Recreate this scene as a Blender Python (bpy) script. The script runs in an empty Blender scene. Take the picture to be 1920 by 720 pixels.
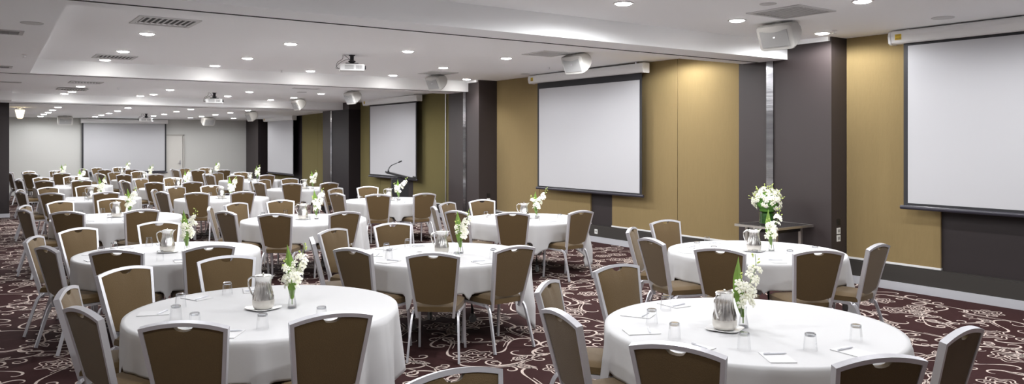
import bpy, bmesh, math, random
from mathutils import Vector, Matrix
random.seed(7)
PI = math.pi
SC = bpy.context.scene
COL = SC.collection

# ---------------------------------------------------------------- survey of the room (camera solved from the photograph)
F, CX, VH, TH, H = 1459.1, 960.0, 264.8, 0.6126, 1.91
sn, cs = math.sin(TH), math.cos(TH)
def at_z(u, v, Z):
    D = F*(H-Z)/(v-VH); A = (u-CX)*D/F
    return (D*sn+A*cs, D*cs-A*sn, Z)
def at_x(u, v, X):
    D = X/(sn+(u-CX)/F*cs); A = (u-CX)*D/F
    return (X, D*cs-A*sn, H-(v-VH)*D/F)

# ---------------------------------------------------------------- materials
MATS = {}
def mat(name, col, rough=0.6, metal=0.0, spec=0.5, emit=None, estr=0, bump=None, var=None, sheen=0, coat=0):
    m = bpy.data.materials.new(name); m.use_nodes = True
    nt = m.node_tree; b = nt.nodes['Principled BSDF']
    b.inputs['Base Color'].default_value = (*col, 1)
    b.inputs['Roughness'].default_value = rough
    b.inputs['Metallic'].default_value = metal
    b.inputs['Specular IOR Level'].default_value = spec
    b.inputs['Sheen Weight'].default_value = sheen
    b.inputs['Coat Weight'].default_value = coat
    if emit:
        b.inputs['Emission Color'].default_value = (*emit, 1)
        b.inputs['Emission Strength'].default_value = estr
    if bump or var:
        tc = nt.nodes.new('ShaderNodeTexCoord')
        mp = nt.nodes.new('ShaderNodeMapping'); nt.links.new(tc.outputs['Object'], mp.inputs['Vector'])
        if bump:
            sc, st, stretch = bump
            mp.inputs['Scale'].default_value = stretch
            n = nt.nodes.new('ShaderNodeTexNoise'); n.inputs['Scale'].default_value = sc; n.inputs['Detail'].default_value = 3
            nt.links.new(mp.outputs[0], n.inputs['Vector'])
            bp = nt.nodes.new('ShaderNodeBump'); bp.inputs['Strength'].default_value = st; bp.inputs['Distance'].default_value = .01
            nt.links.new(n.outputs['Fac'], bp.inputs['Height']); nt.links.new(bp.outputs[0], b.inputs['Normal'])
        if var:
            sc, amt = var
            n = nt.nodes.new('ShaderNodeTexNoise'); n.inputs['Scale'].default_value = sc; n.inputs['Detail'].default_value = 4
            nt.links.new(mp.outputs[0], n.inputs['Vector'])
            mx = nt.nodes.new('ShaderNodeMix'); mx.data_type = 'RGBA'
            mx.inputs[6].default_value = (*[c*(1-amt) for c in col], 1)
            mx.inputs[7].default_value = (*[min(1, c*(1+amt)) for c in col], 1)
            nt.links.new(n.outputs['Fac'], mx.inputs[0]); nt.links.new(mx.outputs[2], b.inputs['Base Color'])
    MATS[name] = m
    return m
def lin(r, g, b):
    f = lambda c: (c/255/12.92) if c/255 <= .04045 else ((c/255+.055)/1.055)**2.4
    return (f(r), f(g), f(b))

m_ceil = mat('ceiling_paint', (.945, .955, .97), .85, bump=(60, .05, (1, 1, 1)))
m_backwall = mat('pale_wall_paint', (.54, .54, .52), .75)
m_tan = mat('tan_fabric_panel', lin(133, 115, 80), .95, spec=.1, bump=(90, .25, (1, 1, .12)), var=(30, .05), sheen=.1)
m_dark = mat('dark_wall_panel', lin(58, 51, 51), .5, spec=.35, bump=(50, .04, (1, 1, 1)))
m_darker = mat("dark_recess_panel", lin(46, 40, 41), .55, spec=.3)
m_plinth = mat('plinth_paint', lin(54, 51, 48), .5, spec=.4)
m_alu = mat('brushed_aluminium', (.62, .62, .65), .34, 1.0, bump=(25, .06, (1, 12, 1)))
m_strip = mat('silver_channel', (.42, .42, .44), .16, 1.0, bump=(2.2, .35, (.2, .2, 2.5)), var=(3.5, .75))  # colour bands painted in to stand for reflections along the metal
m_white = mat('white_casing', (.80, .80, .80), .4)
m_screen = mat("projection_fabric", (.485, .485, .505), .9, spec=.1)
m_black = mat('black_border', (.012, .012, .016), .6)
m_bar = mat('dark_screen_bar', (.03, .028, .04), .3, spec=.5)
m_cloth = mat("white_tablecloth", (.56, .56, .57), .85, spec=.15, bump=(5, .22, (1, 1, 1)), sheen=.15)
m_frame = mat('chair_frame_silver', (.66, .66, .70), .36, .55, bump=(30, .03, (1, 1, 1)))
m_chair = mat('brown_upholstery', lin(93, 74, 45), .72, spec=.3, bump=(220, .25, (1, 1, 1)), var=(160, .12), sheen=.15)
m_steel = mat('polished_steel', (.84, .83, .81), .22, 1.0)
m_satin = mat('satin_steel', (.72, .69, .64), .38, 1.0)
m_plate = mat('white_porcelain', (.85, .85, .85), .2)
m_paper = mat('notepad_paper', (.62, .62, .63), .8)
m_pen = mat('pale_pen_plastic', (.66, .67, .72), .3)
m_leaf = mat('leaf_green', (.22, .38, .07), .4, var=(14, .35))
m_stem = mat('stem_green', (.18, .30, .07), .5)
m_petal = mat('orchid_petal', (.97, .97, .82), .55, sheen=.2)
m_petal.node_tree.nodes['Principled BSDF'].inputs['Subsurface Weight'].default_value = .25
m_petal.node_tree.nodes['Principled BSDF'].inputs['Subsurface Radius'].default_value = (.02, .02, .01)
m_bud = mat('orchid_bud', (.60, .70, .20), .6)
m_wood_dark = mat('black_laminate', (.012, .012, .014), .35)
m_rubber = mat('black_rubber', (.02, .02, .02), .6)
m_speaker = mat('speaker_shell', (.50, .49, .47), .45)
m_grille = mat('speaker_grille', (.36, .36, .36), .6, bump=(300, .5, (1, 1, 1)))
m_slot = mat('vent_dark', (.05, .05, .05), .8)
m_grey = mat('grille_grey', (.22, .22, .22), .6)
m_vent = mat('vent_white', (.60, .60, .60), .6)
m_yellow = mat('yellow_label', (.80, .56, .03), .5)
m_label = mat('label_print', (.25, .15, .02), .6)
m_socket = mat('outlet_plate', (.80, .80, .77), .4)
m_cable = mat('black_cable', (.015, .015, .015), .5)
m_lamp = mat('downlight_lens', (.9, .9, .9), .4, emit=(1, .97, .93), estr=26)
m_pend = mat('pendant_glass', (.9, .8, .6), .4, emit=(1, .82, .5), estr=1.3)
m_table = mat('table_laminate', (.25, .2, .15), .5)
m_base = mat('baseboard_silver', (.60, .61, .65), .42, .35, bump=(30, .03, (1, 1, 1)))
m_glass_top = mat('smoked_glass_top', (.03, .028, .028), .08, spec=.8)
m_greenglass = mat('leaf_lined_vase', (.02, .10, .012), .12, spec=.6, var=(18, .5))
m_foliage = mat('bouquet_foliage', (.10, .26, .04), .6)
m_blackplate = mat('black_switch_plate', (.01, .01, .01), .4)

def glass_mat(name, tint, refl):
    m = bpy.data.materials.new(name); m.use_nodes = True
    nt = m.node_tree; nt.nodes.clear()
    o = nt.nodes.new('ShaderNodeOutputMaterial'); mx = nt.nodes.new('ShaderNodeMixShader')
    tr = nt.nodes.new('ShaderNodeBsdfTransparent'); tr.inputs[0].default_value = (*tint, 1)
    gl = nt.nodes.new('ShaderNodeBsdfGlossy'); gl.inputs['Roughness'].default_value = .04
    gl.inputs[0].default_value = (.75, .76, .78, 1)
    fr = nt.nodes.new('ShaderNodeLayerWeight'); fr.inputs[0].default_value = refl
    nt.links.new(fr.outputs['Facing'], mx.inputs[0]); nt.links.new(tr.outputs[0], mx.inputs[1])
    nt.links.new(gl.outputs[0], mx.inputs[2]); nt.links.new(mx.outputs[0], o.inputs[0])
    return m
m_glass = glass_mat('clear_glass', (.992, .992, .992), .20)
m_glass_base = glass_mat('thick_glass', (.90, .91, .92), .35)

m_carpet = mat('carpet_ground', lin(58, 37, 37), .95, spec=.1, var=(40, .18))
m_scroll = mat('carpet_scroll', lin(205, 190, 182), .95, spec=.1, var=(220, .30))

# ---------------------------------------------------------------- mesh helpers
def link(name, bm, m, parent=None, smooth=False, mods=None):
    me = bpy.data.meshes.new(name); bm.normal_update(); bm.to_mesh(me); bm.free()
    ms = m if isinstance(m, (list, tuple)) else [m]
    for q in ms: me.materials.append(q)
    o = bpy.data.objects.new(name, me); COL.objects.link(o)
    if parent: o.parent = parent
    if smooth is True:
        for p in me.polygons: p.use_smooth = True
    elif smooth:
        me.shade_smooth() if hasattr(me, 'shade_smooth') else None
    return o
def soft(o, ang=35):
    me = o.data
    for p in me.polygons: p.use_smooth = True
    try: me.set_sharp_from_angle(angle=math.radians(ang))
    except Exception: pass
    return o
def tag(o, label=None, cat=None, group=None, kind=None):
    if label: o['label'] = label
    if cat: o['category'] = cat
    if group: o['group'] = group
    if kind: o['kind'] = kind
    return o
def empty(name, loc=(0, 0, 0), rz=0):
    o = bpy.data.objects.new(name, None); COL.objects.link(o); o.location = loc; o.rotation_euler = (0, 0, rz)
    o.empty_display_size = .1
    return o
def copy_tree(o, parent=None):
    c = o.copy(); COL.objects.link(c)
    if parent: c.parent = parent
    for ch in list(o.children): copy_tree(ch, c)
    return c
def box(bm, x0, x1, y0, y1, z0, z1, mi=0, bev=0):
    r = bmesh.ops.create_cube(bm, size=1)
    bmesh.ops.scale(bm, vec=(x1-x0, y1-y0, z1-z0), verts=r['verts'])
    bmesh.ops.translate(bm, vec=((x0+x1)/2, (y0+y1)/2, (z0+z1)/2), verts=r['verts'])
    fs = {f for v in r['verts'] for f in v.link_faces}
    for f in fs: f.material_index = mi
    if bev:
        es = list({e for v in r['verts'] for e in v.link_edges})
        q = bmesh.ops.bevel(bm, geom=es, offset=bev, segments=2, affect='EDGES', profile=.5)
        for f in q['faces']: f.material_index = mi
    return r['verts']
def quadslab(bm, x0, x1, y0, y1, za, zb, th):
    """slab whose underside runs from za at y0 to zb at y1"""
    vs = [bm.verts.new(p) for p in ((x0, y0, za), (x1, y0, za), (x1, y1, zb), (x0, y1, zb), (x0, y0, za+th), (x1, y0, za+th), (x1, y1, zb+th), (x0, y1, zb+th))]
    for f in ((0, 3, 2, 1), (4, 5, 6, 7), (0, 1, 5, 4), (1, 2, 6, 5), (2, 3, 7, 6), (3, 0, 4, 7)): bm.faces.new([vs[i] for i in f])
def lathe(bm, prof, seg=24, mi=0, c=(0, 0, 0), flute=None, cap_bot=True, cap_top=True):
    rings = []
    for (r, z) in prof:
        ring = []
        for k in range(seg):
            a = 2*PI*k/seg
            rr = r
            if flute: rr = r*(1+flute(z)*math.cos(a*seg/2))
            ring.append(bm.verts.new((c[0]+rr*math.cos(a), c[1]+rr*math.sin(a), c[2]+z)))
        rings.append(ring)
    for i in range(len(rings)-1):
        for k in range(seg):
            f = bm.faces.new((rings[i][k], rings[i][(k+1) % seg], rings[i+1][(k+1) % seg], rings[i+1][k])); f.material_index = mi
    if cap_bot: f = bm.faces.new(rings[0][::-1]); f.material_index = mi
    if cap_top: f = bm.faces.new(rings[-1]); f.material_index = mi
    return rings
def sweep(bm, pts, w, h, up=(0, 0, 1), rnd=0, mi=0, taper=None, closed=False):
    """rectangular (rnd=0) or round (rnd=n sides) section swept along pts with mitred corners"""
    P = [Vector(p) for p in pts]; n = len(P); up = Vector(up).normalized(); rings = []
    for i in range(n):
        if closed:
            t0 = (P[i]-P[i-1]).normalized(); t1 = (P[(i+1) % n]-P[i]).normalized()
        else:
            t0 = (P[i]-P[i-1]).normalized() if i else (P[1]-P[0]).normalized()
            t1 = (P[i+1]-P[i]).normalized() if i < n-1 else t0
        t = (t0+t1).normalized(); u = up-t*up.dot(t)
        if u.length < 1e-4: u = Vector((0, 1, 0))-t*t.y
        u.normalize(); s = t.cross(u).normalized()
        k = 1/max(.5, t.dot(t0)); f = taper[i] if taper else 1
        if rnd: offs = [(math.cos(2*PI*j/rnd)*w*f, math.sin(2*PI*j/rnd)*h*f) for j in range(rnd)]
        else: offs = [(-w/2*f, -h/2*f), (w/2*f, -h/2*f), (w/2*f, h/2*f), (-w/2*f, h/2*f)]
        rings.append([bm.verts.new(P[i]+s*a*k+u*b) for a, b in offs])
    m = len(rings[0]); rng = range(n if closed else n-1)
    for i in rng:
        A, B = rings[i], rings[(i+1) % n]
        for j in range(m):
            f = bm.faces.new((A[j], A[(j+1) % m], B[(j+1) % m], B[j])); f.material_index = mi
    if not closed:
        bm.faces.new(rings[0][::-1]).material_index = mi; bm.faces.new(rings[-1]).material_index = mi
def curve_pts(ctrl, n=8):
    """Catmull-Rom through ctrl"""
    C = [Vector(c) for c in ctrl]; C = [C[0]*2-C[1]]+C+[C[-1]*2-C[-2]]; out = []
    for i in range(1, len(C)-2):
        for k in range(n):
            t = k/n; a, b, c, d = C[i-1:i+3]
            out.append(.5*((2*b)+(c-a)*t+(2*a-5*b+4*c-d)*t*t+(3*b-a-3*c+d)*t**3))
    out.append(C[-2]); return out
def new(): return bmesh.new()
def simple(name, fn, m, parent=None, sm=False):
    bm = new(); fn(bm); bmesh.ops.recalc_face_normals(bm, faces=bm.faces)
    o = link(name, bm, m, parent)
    if sm: soft(o)
    return o
def struct(name, boxes, m, **k):
    o = simple(name, lambda bm: [box(bm, *b) for b in boxes], m, **k)
    o['kind'] = 'structure'; return o

# ---------------------------------------------------------------- room shell
XW = 9.83          # face of the tan panels on the screen wall
XP = 9.48          # face of the first pillar
def scroll_tile(T, seed=11):
    """strokes of one repeat of the carpet: acanthus scrolls, leaves and flowers as (points, widths)"""
    rd = random.Random(seed); out = []
    def run(x, y, a, kf, L, w, n=None):
        n = n or max(16, int(L/.018)); ds = L/n; pts = [(x, y)]; ang = [a]
        for i in range(n):
            t = (i+.5)/n; a += kf(t)*ds; x += math.cos(a)*ds; y += math.sin(a)*ds; pts.append((x, y)); ang.append(a)
        ws = [w*(.6+1.05*math.sin(PI*(i/n))**1.3) for i in range(n+1)]
        out.append((pts, ws)); return pts, ang
    def curl(x, y, a, L, kend, hand, w, p=2.0, k0=.0):
        return run(x, y, a, lambda t: hand*(k0+kend*t**p), L, w)
    def leaf(x, y, a, L, wd):
        c, s_ = math.cos(a), math.sin(a)
        for sg in (-1, 1):
            pts = [(x+c*L*t-s_*sg*wd*math.sin(PI*t**.8), y+s_*L*t+c*sg*wd*math.sin(PI*t**.8)) for t in [i/14 for i in range(15)]]
            out.append((pts, [.010]*15))
            for q in (.3, .5, .7):
                out.append(([(x+c*L*(q-.12), y+s_*L*(q-.12)), (x+c*L*q-s_*sg*wd*.62*math.sin(PI*q), y+s_*L*q+c*sg*wd*.62*math.sin(PI*q))], [.005, .010]))
        out.append(([(x, y), (x+c*L*.85, y+s_*L*.85)], [.012, .005]))
    def flower(x, y, r):
        ph = rd.random()*6
        for rr, am, nn, w in ((r, .18, 6, .012), (r*.70, .16, 6, .011), (r*.3, .1, 5, .014)):
            pts = [(x+rr*(1+am*math.cos(nn*t))*math.cos(t+ph), y+rr*(1+am*math.cos(nn*t))*math.sin(t+ph)) for t in [i*2*PI/48 for i in range(49)]]
            out.append((pts, [w]*49))
        for k in range(6):
            t = ph+k*2*PI/6
            out.append(([(x+r*.34*math.cos(t), y+r*.34*math.sin(t)), (x+r*.62*math.cos(t), y+r*.62*math.sin(t))], [.016, .004]))
    g = 6; st = T/g
    for i in range(g):
        for j in range(g):
            x = (i+.5+rd.uniform(-.28, .28))*st; y = (j+.5+rd.uniform(-.28, .28))*st; a = rd.random()*2*PI; hd = rd.choice((-1, 1))
            if (i*2+j) % 5 == 0:
                flower(x, y, rd.uniform(.12, .17)); continue
            L = rd.uniform(.5, .85)
            both = rd.choice((hd, -hd))
            P, A = curl(x, y, a, L, rd.uniform(20, 27), hd, .0145)
            curl(x, y, a+PI, L*rd.uniform(.6, .9), rd.uniform(22, 30), both, .0145)
            k = int(len(P)*.28)
            curl(P[k][0], P[k][1], A[k]-hd*.5, rd.uniform(.28, .42), 34, -hd, .012, 1.5, 3)
            k = int(len(P)*.12)
            if rd.random() < .7: curl(P[k][0], P[k][1], A[k]+hd*.6, rd.uniform(.22, .34), 38, hd, .011, 1.4, 4)
            if rd.random() < .55:
                k = int(len(P)*.45); leaf(P[k][0], P[k][1], A[k]-hd*rd.uniform(.6, 1.0), rd.uniform(.14, .22), .035)
            if rd.random() < .6:                   # companion line along the slack of the scroll
                off = .032*hd; Q = [(P[q][0]+off*math.sin(A[q]), P[q][1]-off*math.cos(A[q])) for q in range(0, int(len(P)*.6))]
                out.append((Q, [.008]*len(Q)))
    return out
def floor_mesh(bm):
    box(bm, -4.1, 10.1, -4.1, 32.5, -.12, 0)
    T = 2.3; strokes = scroll_tile(T)
    quads = []
    for pts, ws in strokes:
        n = len(pts); L_ = []
        for i in range(n):
            a = pts[max(0, i-1)]; b = pts[min(n-1, i+1)]; dx, dy = b[0]-a[0], b[1]-a[1]; d = math.hypot(dx, dy) or 1
            nx, ny = -dy/d*ws[i]/2, dx/d*ws[i]/2
            L_.append(((pts[i][0]+nx, pts[i][1]+ny), (pts[i][0]-nx, pts[i][1]-ny)))
        quads.append(L_)
    for ti in range(-1, 5):
        for tj in range(-1, 15):
            ox, oy = ti*T-.4, tj*T+.3
            if ox > 10 or oy > 32: continue
            for L_ in quads:
                x, y = L_[0][0][0]+ox, L_[0][0][1]+oy
                if not (-3.6 < x < 9.6 and -1.0 < y < 32.0): continue
                prev = None
                step = 1 if y < 14 else 2
                idx = list(range(0, len(L_), step))
                if idx[-1] != len(L_)-1: idx.append(len(L_)-1)
                for i in idx:
                    (a, b) = L_[i]
                    if max(a[0], b[0])+ox > 9.765: prev = None; continue
                    cur = (bm.verts.new((a[0]+ox, a[1]+oy, .0012)), bm.verts.new((b[0]+ox, b[1]+oy, .0012)))
                    if prev: bm.faces.new((prev[0], prev[1], cur[1], cur[0])).material_index = 1
                    prev = cur
bmf = new(); floor_mesh(bmf); o = link('floor', bmf, [m_carpet, m_scroll]); o['kind'] = 'structure'
b1y0, b1y1 = 6.74, 7.52
b2y0, b2y1 = 15.02, 15.95
b3y0, b3y1 = 22.45, 24.15
def ceil(name, x0, x1, y0, y1, za, zb):
    o = simple(name, lambda bm: quadslab(bm, x0, x1, y0, y1, za, zb, .12), m_ceil); o['kind'] = 'structure'; return o
ceil('ceiling', -4.1, 10.2, -7, b1y0+.02, 3.31, 3.31)
ceil('ceiling_second_bay', .3, 10.2, b1y1-.02, b2y0+.02, 3.31, 3.27)
ceil('ceiling_third_bay', -4.1, 10.2, b2y1-.02, b3y0+.02, 3.16, 3.08)
ceil('ceiling_far_bay', -4.1, 10.2, b3y1-.3, 32.6, 2.88, 2.755)
# dropped margin on the left of the second bay, with its slanting edge
def soffit(bm):
    P = [(-4.1, b1y1-.01), (.70, b1y1-.01), (.87, b2y0+.01), (-4.1, b2y0+.01)]
    lo = [bm.verts.new((x, y, 3.06 if i < 2 else 3.035)) for i, (x, y) in enumerate(P)]
    hi = [bm.verts.new((x, y, 3.42)) for x, y in P]
    bm.faces.new(lo); bm.faces.new(hi)
    for i in range(4): bm.faces.new((lo[i], lo[(i+1) % 4], hi[(i+1) % 4], hi[i]))
o = simple('ceiling_soffit_left', soffit, m_ceil); o['kind'] = 'structure'
struct('ceiling_beam_first', [(-4.1, XP, b1y0, b1y1, 3.06, 3.42)], m_ceil)
struct('ceiling_beam_second', [(-4.1, 9.345, b2y0, b2y1, 3.03, 3.4)], m_ceil)
struct('ceiling_beam_third', [(-4.1, 9.455, b3y0, b3y1, 2.875, 3.25)], m_ceil)
struct('ceiling_bulkhead_left', [(-4.1, .90, 21.55, b3y0+.01, 2.875, 3.2)], m_ceil)
# tracks of the folding walls under the beams
struct('trim_1', [(-4.1, XP-.002, 7.21, 7.235, 3.054, 3.062)], m_slot)
struct('trim_2', [(-4.1, 9.34, 15.19, 15.21, 3.024, 3.032)], m_slot)
struct('trim_3', [(-4.1, 9.45, 23.3, 23.33, 2.868, 2.877)], m_slot)
struct('trim_4', [(9.44, XP+.01, 6.08, b1y0, 3.252, 3.312)], m_ceil)
struct('trim_5', [(9.30, 9.35, 14.62, b2y0, 3.225, 3.275)], m_ceil)
# right wall: tan panels, dark panels, pillars
struct('wall_right', [(XW+.03, XW+.25, -7, 32.6, 0, 3.5)], m_darker)
def tanpanel(n, y0, y1, ztop):
    return struct('wall_right_panel_%d' % n, [(XW, XW+.04, y0+.006, y1-.006, .335, ztop)], m_tan)
tanpanel(1, 4.80, 6.06, 3.33)
tanpanel(2, 7.5, 9.13, 3.33); tanpanel(3, 9.13, 10.76, 3.33); tanpanel(4, 11.36, 12.99, 3.33); tanpanel(5, 12.99, 14.63, 3.33)
m_tan = mat('tan_fabric_panel_shaded', lin(108, 99, 62), .95, spec=.1, bump=(90, .25, (1, 1, .12)), var=(30, .05), sheen=.1)  # same tan fabric, with the shade of the two far bays put into its colour
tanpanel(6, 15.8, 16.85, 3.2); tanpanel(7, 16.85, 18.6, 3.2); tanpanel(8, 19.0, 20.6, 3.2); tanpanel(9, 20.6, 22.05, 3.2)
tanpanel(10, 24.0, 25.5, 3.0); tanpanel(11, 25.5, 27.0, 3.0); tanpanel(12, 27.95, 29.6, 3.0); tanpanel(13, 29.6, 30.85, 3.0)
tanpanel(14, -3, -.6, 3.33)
struct('trim_6', [(XW-.012, XW+.03, a, b, .32, .345) for a, b in ((4.80, 6.06), (7.5, 10.76), (11.36, 14.6), (15.8, 18.6), (19.0, 22.0), (24.1, 27.0), (27.95, 30.85))], mat('white_sill', (.72, .72, .72), .5))
struct('wall_right_plinth', [(9.785, XW+.04, -7, 32.5, 0, .30), (9.80, XW+.04, -7, 32.5, .30, .318)], m_plinth)
struct('baseboard_right', [(9.768, 9.79, -7, 6.05, 0, .105), (9.768, 9.79, 7.56, 14.6, 0, .105), (9.768, 9.79, 15.9, 22.0, 0, .105), (9.768, 9.79, 24.1, 30.8, 0, .105)], m_base)
struct('trim_7', [(XW-.02, XW+.03, 16.83, 16.87, .3, 3.12)], m_alu)
PIL = [('first', XP, 6.06, 7.58, 3.36, 7.02), ('second', 9.345, 14.58, 15.90, 3.36, 15.16), ('third', 9.455, 22.0, 24.08, 3.2, 23.34), ('fourth', 9.435, 30.82, 32.5, 2.9, 0)]
for nm, xp, y0, y1, zt, ych in PIL:
    struct('wall_right_pillar_'+nm, [(xp, 9.9, y0, y1, 0, zt)], m_dark)
    struct('baseboard_pillar_'+nm, [(xp-.012, 9.8, y0-.012, y1+.012, 0, .1)], m_base)
for i, (nm, xp, y0, y1, zt, ych) in enumerate(PIL[:3]):
    w = .058; top = (3.055, 3.025, 2.87)[i]
    struct('trim_%d' % (8+i), [(xp-.022, xp+.01, ych-w, ych+w, .1, top)], m_strip)
m_unseen = mat('white_side_wall', (.88, .88, .88), .8)
struct('wall_rear', [(-4.2, 10.2, -4.2, -4, 0, 3.5)], m_unseen)
struct('wall_left', [(-4.2, -4, -4.2, 32.5, 0, 3.5)], m_unseen)
m_near_black = mat('near_black', lin(30, 24, 28), .5, spec=.3)
struct('wall_right_pillar_third_dark_half', [(9.449, 9.86, 21.994, 23.28, .1, 2.87)], m_near_black)  # near half of the third pillar, drawn darker than the rest
struct('wall_right_pillar_fourth_dark_side', [(9.44, 9.86, 30.814, 30.83, .1, 2.75)], m_near_black)  # near side of the fourth pillar, drawn darker than its front
struct('wall_right_panel_15', [(XW+.005, XW+.045, 27.01, 27.94, .335, 3.0)], m_near_black)
# back wall with flush door
struct('wall_back', [(-4.1, 10.2, 32.4, 32.6, 0, 3.0)], m_backwall)
struct('baseboard_back', [(-4.1, 6.08, 32.375, 32.41, 0, .12), (7.02, 9.44, 32.375, 32.41, 0, .12)], m_backwall)
m_door = mat('pale_door_paint', (.60, .585, .55), .6)
d = struct('door_1', [(6.10, 6.97, 32.36, 32.39, .01, 2.12)], m_door)
dfr = simple('door_frame', lambda bm: (box(bm, 6.04, 6.09, 32.34, 32.4, 0, 2.17), box(bm, 6.98, 7.03, 32.34, 32.4, 0, 2.17), box(bm, 6.04, 7.03, 32.34, 32.4, 2.125, 2.175)), mat('door_frame_paint', (.42, .40, .37), .6), d)
def hd(bm):
    box(bm, 6.86, 6.90, 32.35, 32.36, .98, 1.16)
    sweep(bm, [(6.88, 32.36, 1.06), (6.88, 32.31, 1.06), (6.78, 32.31, 1.06)], .009, .009, rnd=6)
simple('door_handle', hd, m_alu, d)
# dark return wall at the left edge of the view
struct('wall_left_return', [(-.6, .905, 23.2, 24.1, 0, 2.9)], m_darker)
struct('baseboard_left', [(-.6, .917, 23.188, 24.112, 0, .1)], m_base)

# ---------------------------------------------------------------- banquet chair
LEAN = .24
def bp(x, s, d=0):
    """point of the back plane: x across, s height, d forward of the plane"""
    return (x, -.195-(s-.42)*LEAN+d, s+d*LEAN)
ZT = .915
def half(s): return .165+(s-.42)/(ZT-.42)*.058
def arch(x): return ZT+.032*(1-(x/half(ZT))**2)
def make_chair():
    root = empty('banquet_chair')
    # seat cushion
    def seat(bm):
        nx, ny = 12, 12
        def pt(i, j, top):
            u, v = i/nx*2-1, j/ny*2-1
            e = max(abs(u), abs(v)); cx = u*(1-.06*v*v); cy = v*(1-.06*u*u)
            hw = .19+.028*(cy+1)/2; x = cx*hw; y = .012+cy*.225
            rim = (max(0, (e-.72)/.28))**2.2
            z = (.492-.026*rim + .006*(1-u*u)*(1-v*v)) if top else (.412+.010*rim)
            return bm.verts.new((x, y, z))
        T = [[pt(i, j, True) for j in range(ny+1)] for i in range(nx+1)]
        B = [[pt(i, j, False) for j in range(ny+1)] for i in range(nx+1)]
        for i in range(nx):
            for j in range(ny):
                bm.faces.new((T[i][j], T[i+1][j], T[i+1][j+1], T[i][j+1])); bm.faces.new((B[i][j], B[i][j+1], B[i+1][j+1], B[i+1][j]))
        for i in range(nx):
            bm.faces.new((T[i][0], B[i][0], B[i+1][0], T[i+1][0])); bm.faces.new((T[i][ny], T[i+1][ny], B[i+1][ny], B[i][ny]))
            bm.faces.new((T[0][i], T[0][i+1], B[0][i+1], B[0][i])); bm.faces.new((T[nx][i], B[nx][i], B[nx][i+1], T[nx][i+1]))
    simple('seat', seat, m_chair, root, True)
    # upholstered back with the hand-hole at the top
    def back(bm):
        nx, nz = 24, 8
        def pt(i, j, front):
            u = i/nx*2-1; s0 = .510+.010*(abs(u)**3)-.022*(1-u*u)
            xh = half(ZT)-.011
            xt = u*xh; st = arch(xt)-.012
            nw = .052
            if abs(xt) < nw: st -= .030*math.sqrt(max(0, 1-(xt/nw)**2))
            t = j/nz; s = s0+(st-s0)*t; x = u*(half(s)-.011)
            e = max(abs(u), abs(t*2-1)); bul = (1-e**4)
            d = (.014+.012*bul) if front else (-.012-.003*bul)
            return bm.verts.new(bp(x, s, d))
        A = [[pt(i, j, True) for j in range(nz+1)] for i in range(nx+1)]
        B = [[pt(i, j, False) for j in range(nz+1)] for i in range(nx+1)]
        for i in range(nx):
            for j in range(nz):
                bm.faces.new((A[i][j], A[i][j+1], A[i+1][j+1], A[i+1][j])); bm.faces.new((B[i][j], B[i+1][j], B[i+1][j+1], B[i][j+1]))
            bm.faces.new((A[i][0], A[i+1][0], B[i+1][0], B[i][0])); bm.faces.new((A[i][nz], B[i][nz], B[i+1][nz], A[i+1][nz]))
        for j in range(nz):
            bm.faces.new((A[0][j], B[0][j], B[0][j+1], A[0][j+1])); bm.faces.new((A[nx][j], A[nx][j+1], B[nx][j+1], B[nx][j]))
    simple('backrest', back, m_chair, root, True)
    def rim(bm):
        pts = []
        for s in (.37, .5, .65, .8): pts.append(bp(-half(s), s))
        n = 12
        for i in range(n+1):
            x = (i/n*2-1)*half(ZT); pts.append(bp(x, arch(x)))
        for s in (.8, .65, .5, .37): pts.append(bp(half(s), s))
        nrm = Vector((0, 1, LEAN)).normalized()
        sweep(bm, pts, .023, .036, up=nrm)
    o = simple('back_frame', rim, m_frame, root)
    def sf(bm):
        for s in (-1, 1):
            sweep(bm, [(s*.205, .20, .407), (s*.198, -.10, .407)], .02, .022, up=(0, 0, 1))
        sweep(bm, [(-.205, .195, .407), (.205, .195, .407)], .02, .022)
        sweep(bm, [(-.185, -.10, .408), (.185, -.10, .408)], .02, .016)
    simple('seat_frame', sf, m_frame, root)
    for s in (-1, 1):
        pts = curve_pts([(s*.198, -.10, .407), (s*.2, -.16, .405), (s*.204, -.205, .37), (s*.212, -.25, .24), (s*.225, -.32, .004)], 4)
        simple('leg', lambda bm: sweep(bm, pts, .017, .026, up=(0, 1, .3)), m_frame, root)
        simple('leg', lambda bm: sweep(bm, [(s*.205, .19, .405), (s*.213, .215, .004)], .02, .02, up=(0, 1, 0)), m_frame, root)
    return root
CH0 = make_chair(); used = [False]
def place_chair(x, y, face, label, group):
    r = CH0 if not used[0] else copy_tree(CH0)
    used[0] = True
    r.location = (x, y, 0); r.rotation_euler = (0, 0, math.radians(face)-PI/2)
    tag(r, label, 'chair', group)
    return r

# ---------------------------------------------------------------- tables
R0 = .90
def make_table():
    root = empty('banquet_table')
    simple('tabletop', lambda bm: lathe(bm, [(R0-.02, .712), (R0-.004, .716), (R0-.004, .738), (R0-.012, .741)], 64), m_table, root)
    for i in range(4):
        a = PI/4+i*PI/2+.3
        c, s = math.cos(a), math.sin(a)
        simple('leg', lambda bm: (sweep(bm, [(c*.42, s*.42, .712), (c*.30, s*.30, .42), (c*.34, s*.34, .085)], .016, .016, rnd=8),
                                 sweep(bm, [(c*.30, s*.30, .42), (0, 0, .46)], .012, .012, rnd=6)), m_rubber, root, True)
        simple('castor', lambda bm: [bmesh.ops.create_cone(bm, cap_ends=True, segments=14, radius1=.038, radius2=.038, depth=.026,
                 matrix=Matrix.Translation((c*.34, s*.34, .04)) @ Matrix.Rotation(a, 4, 'Z') @ Matrix.Rotation(PI/2, 4, 'X')),
                 box(bm, c*.34-.016, c*.34+.016, s*.34-.016, s*.34+.016, .06, .095)], m_grey, root, True)
    return root
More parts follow.
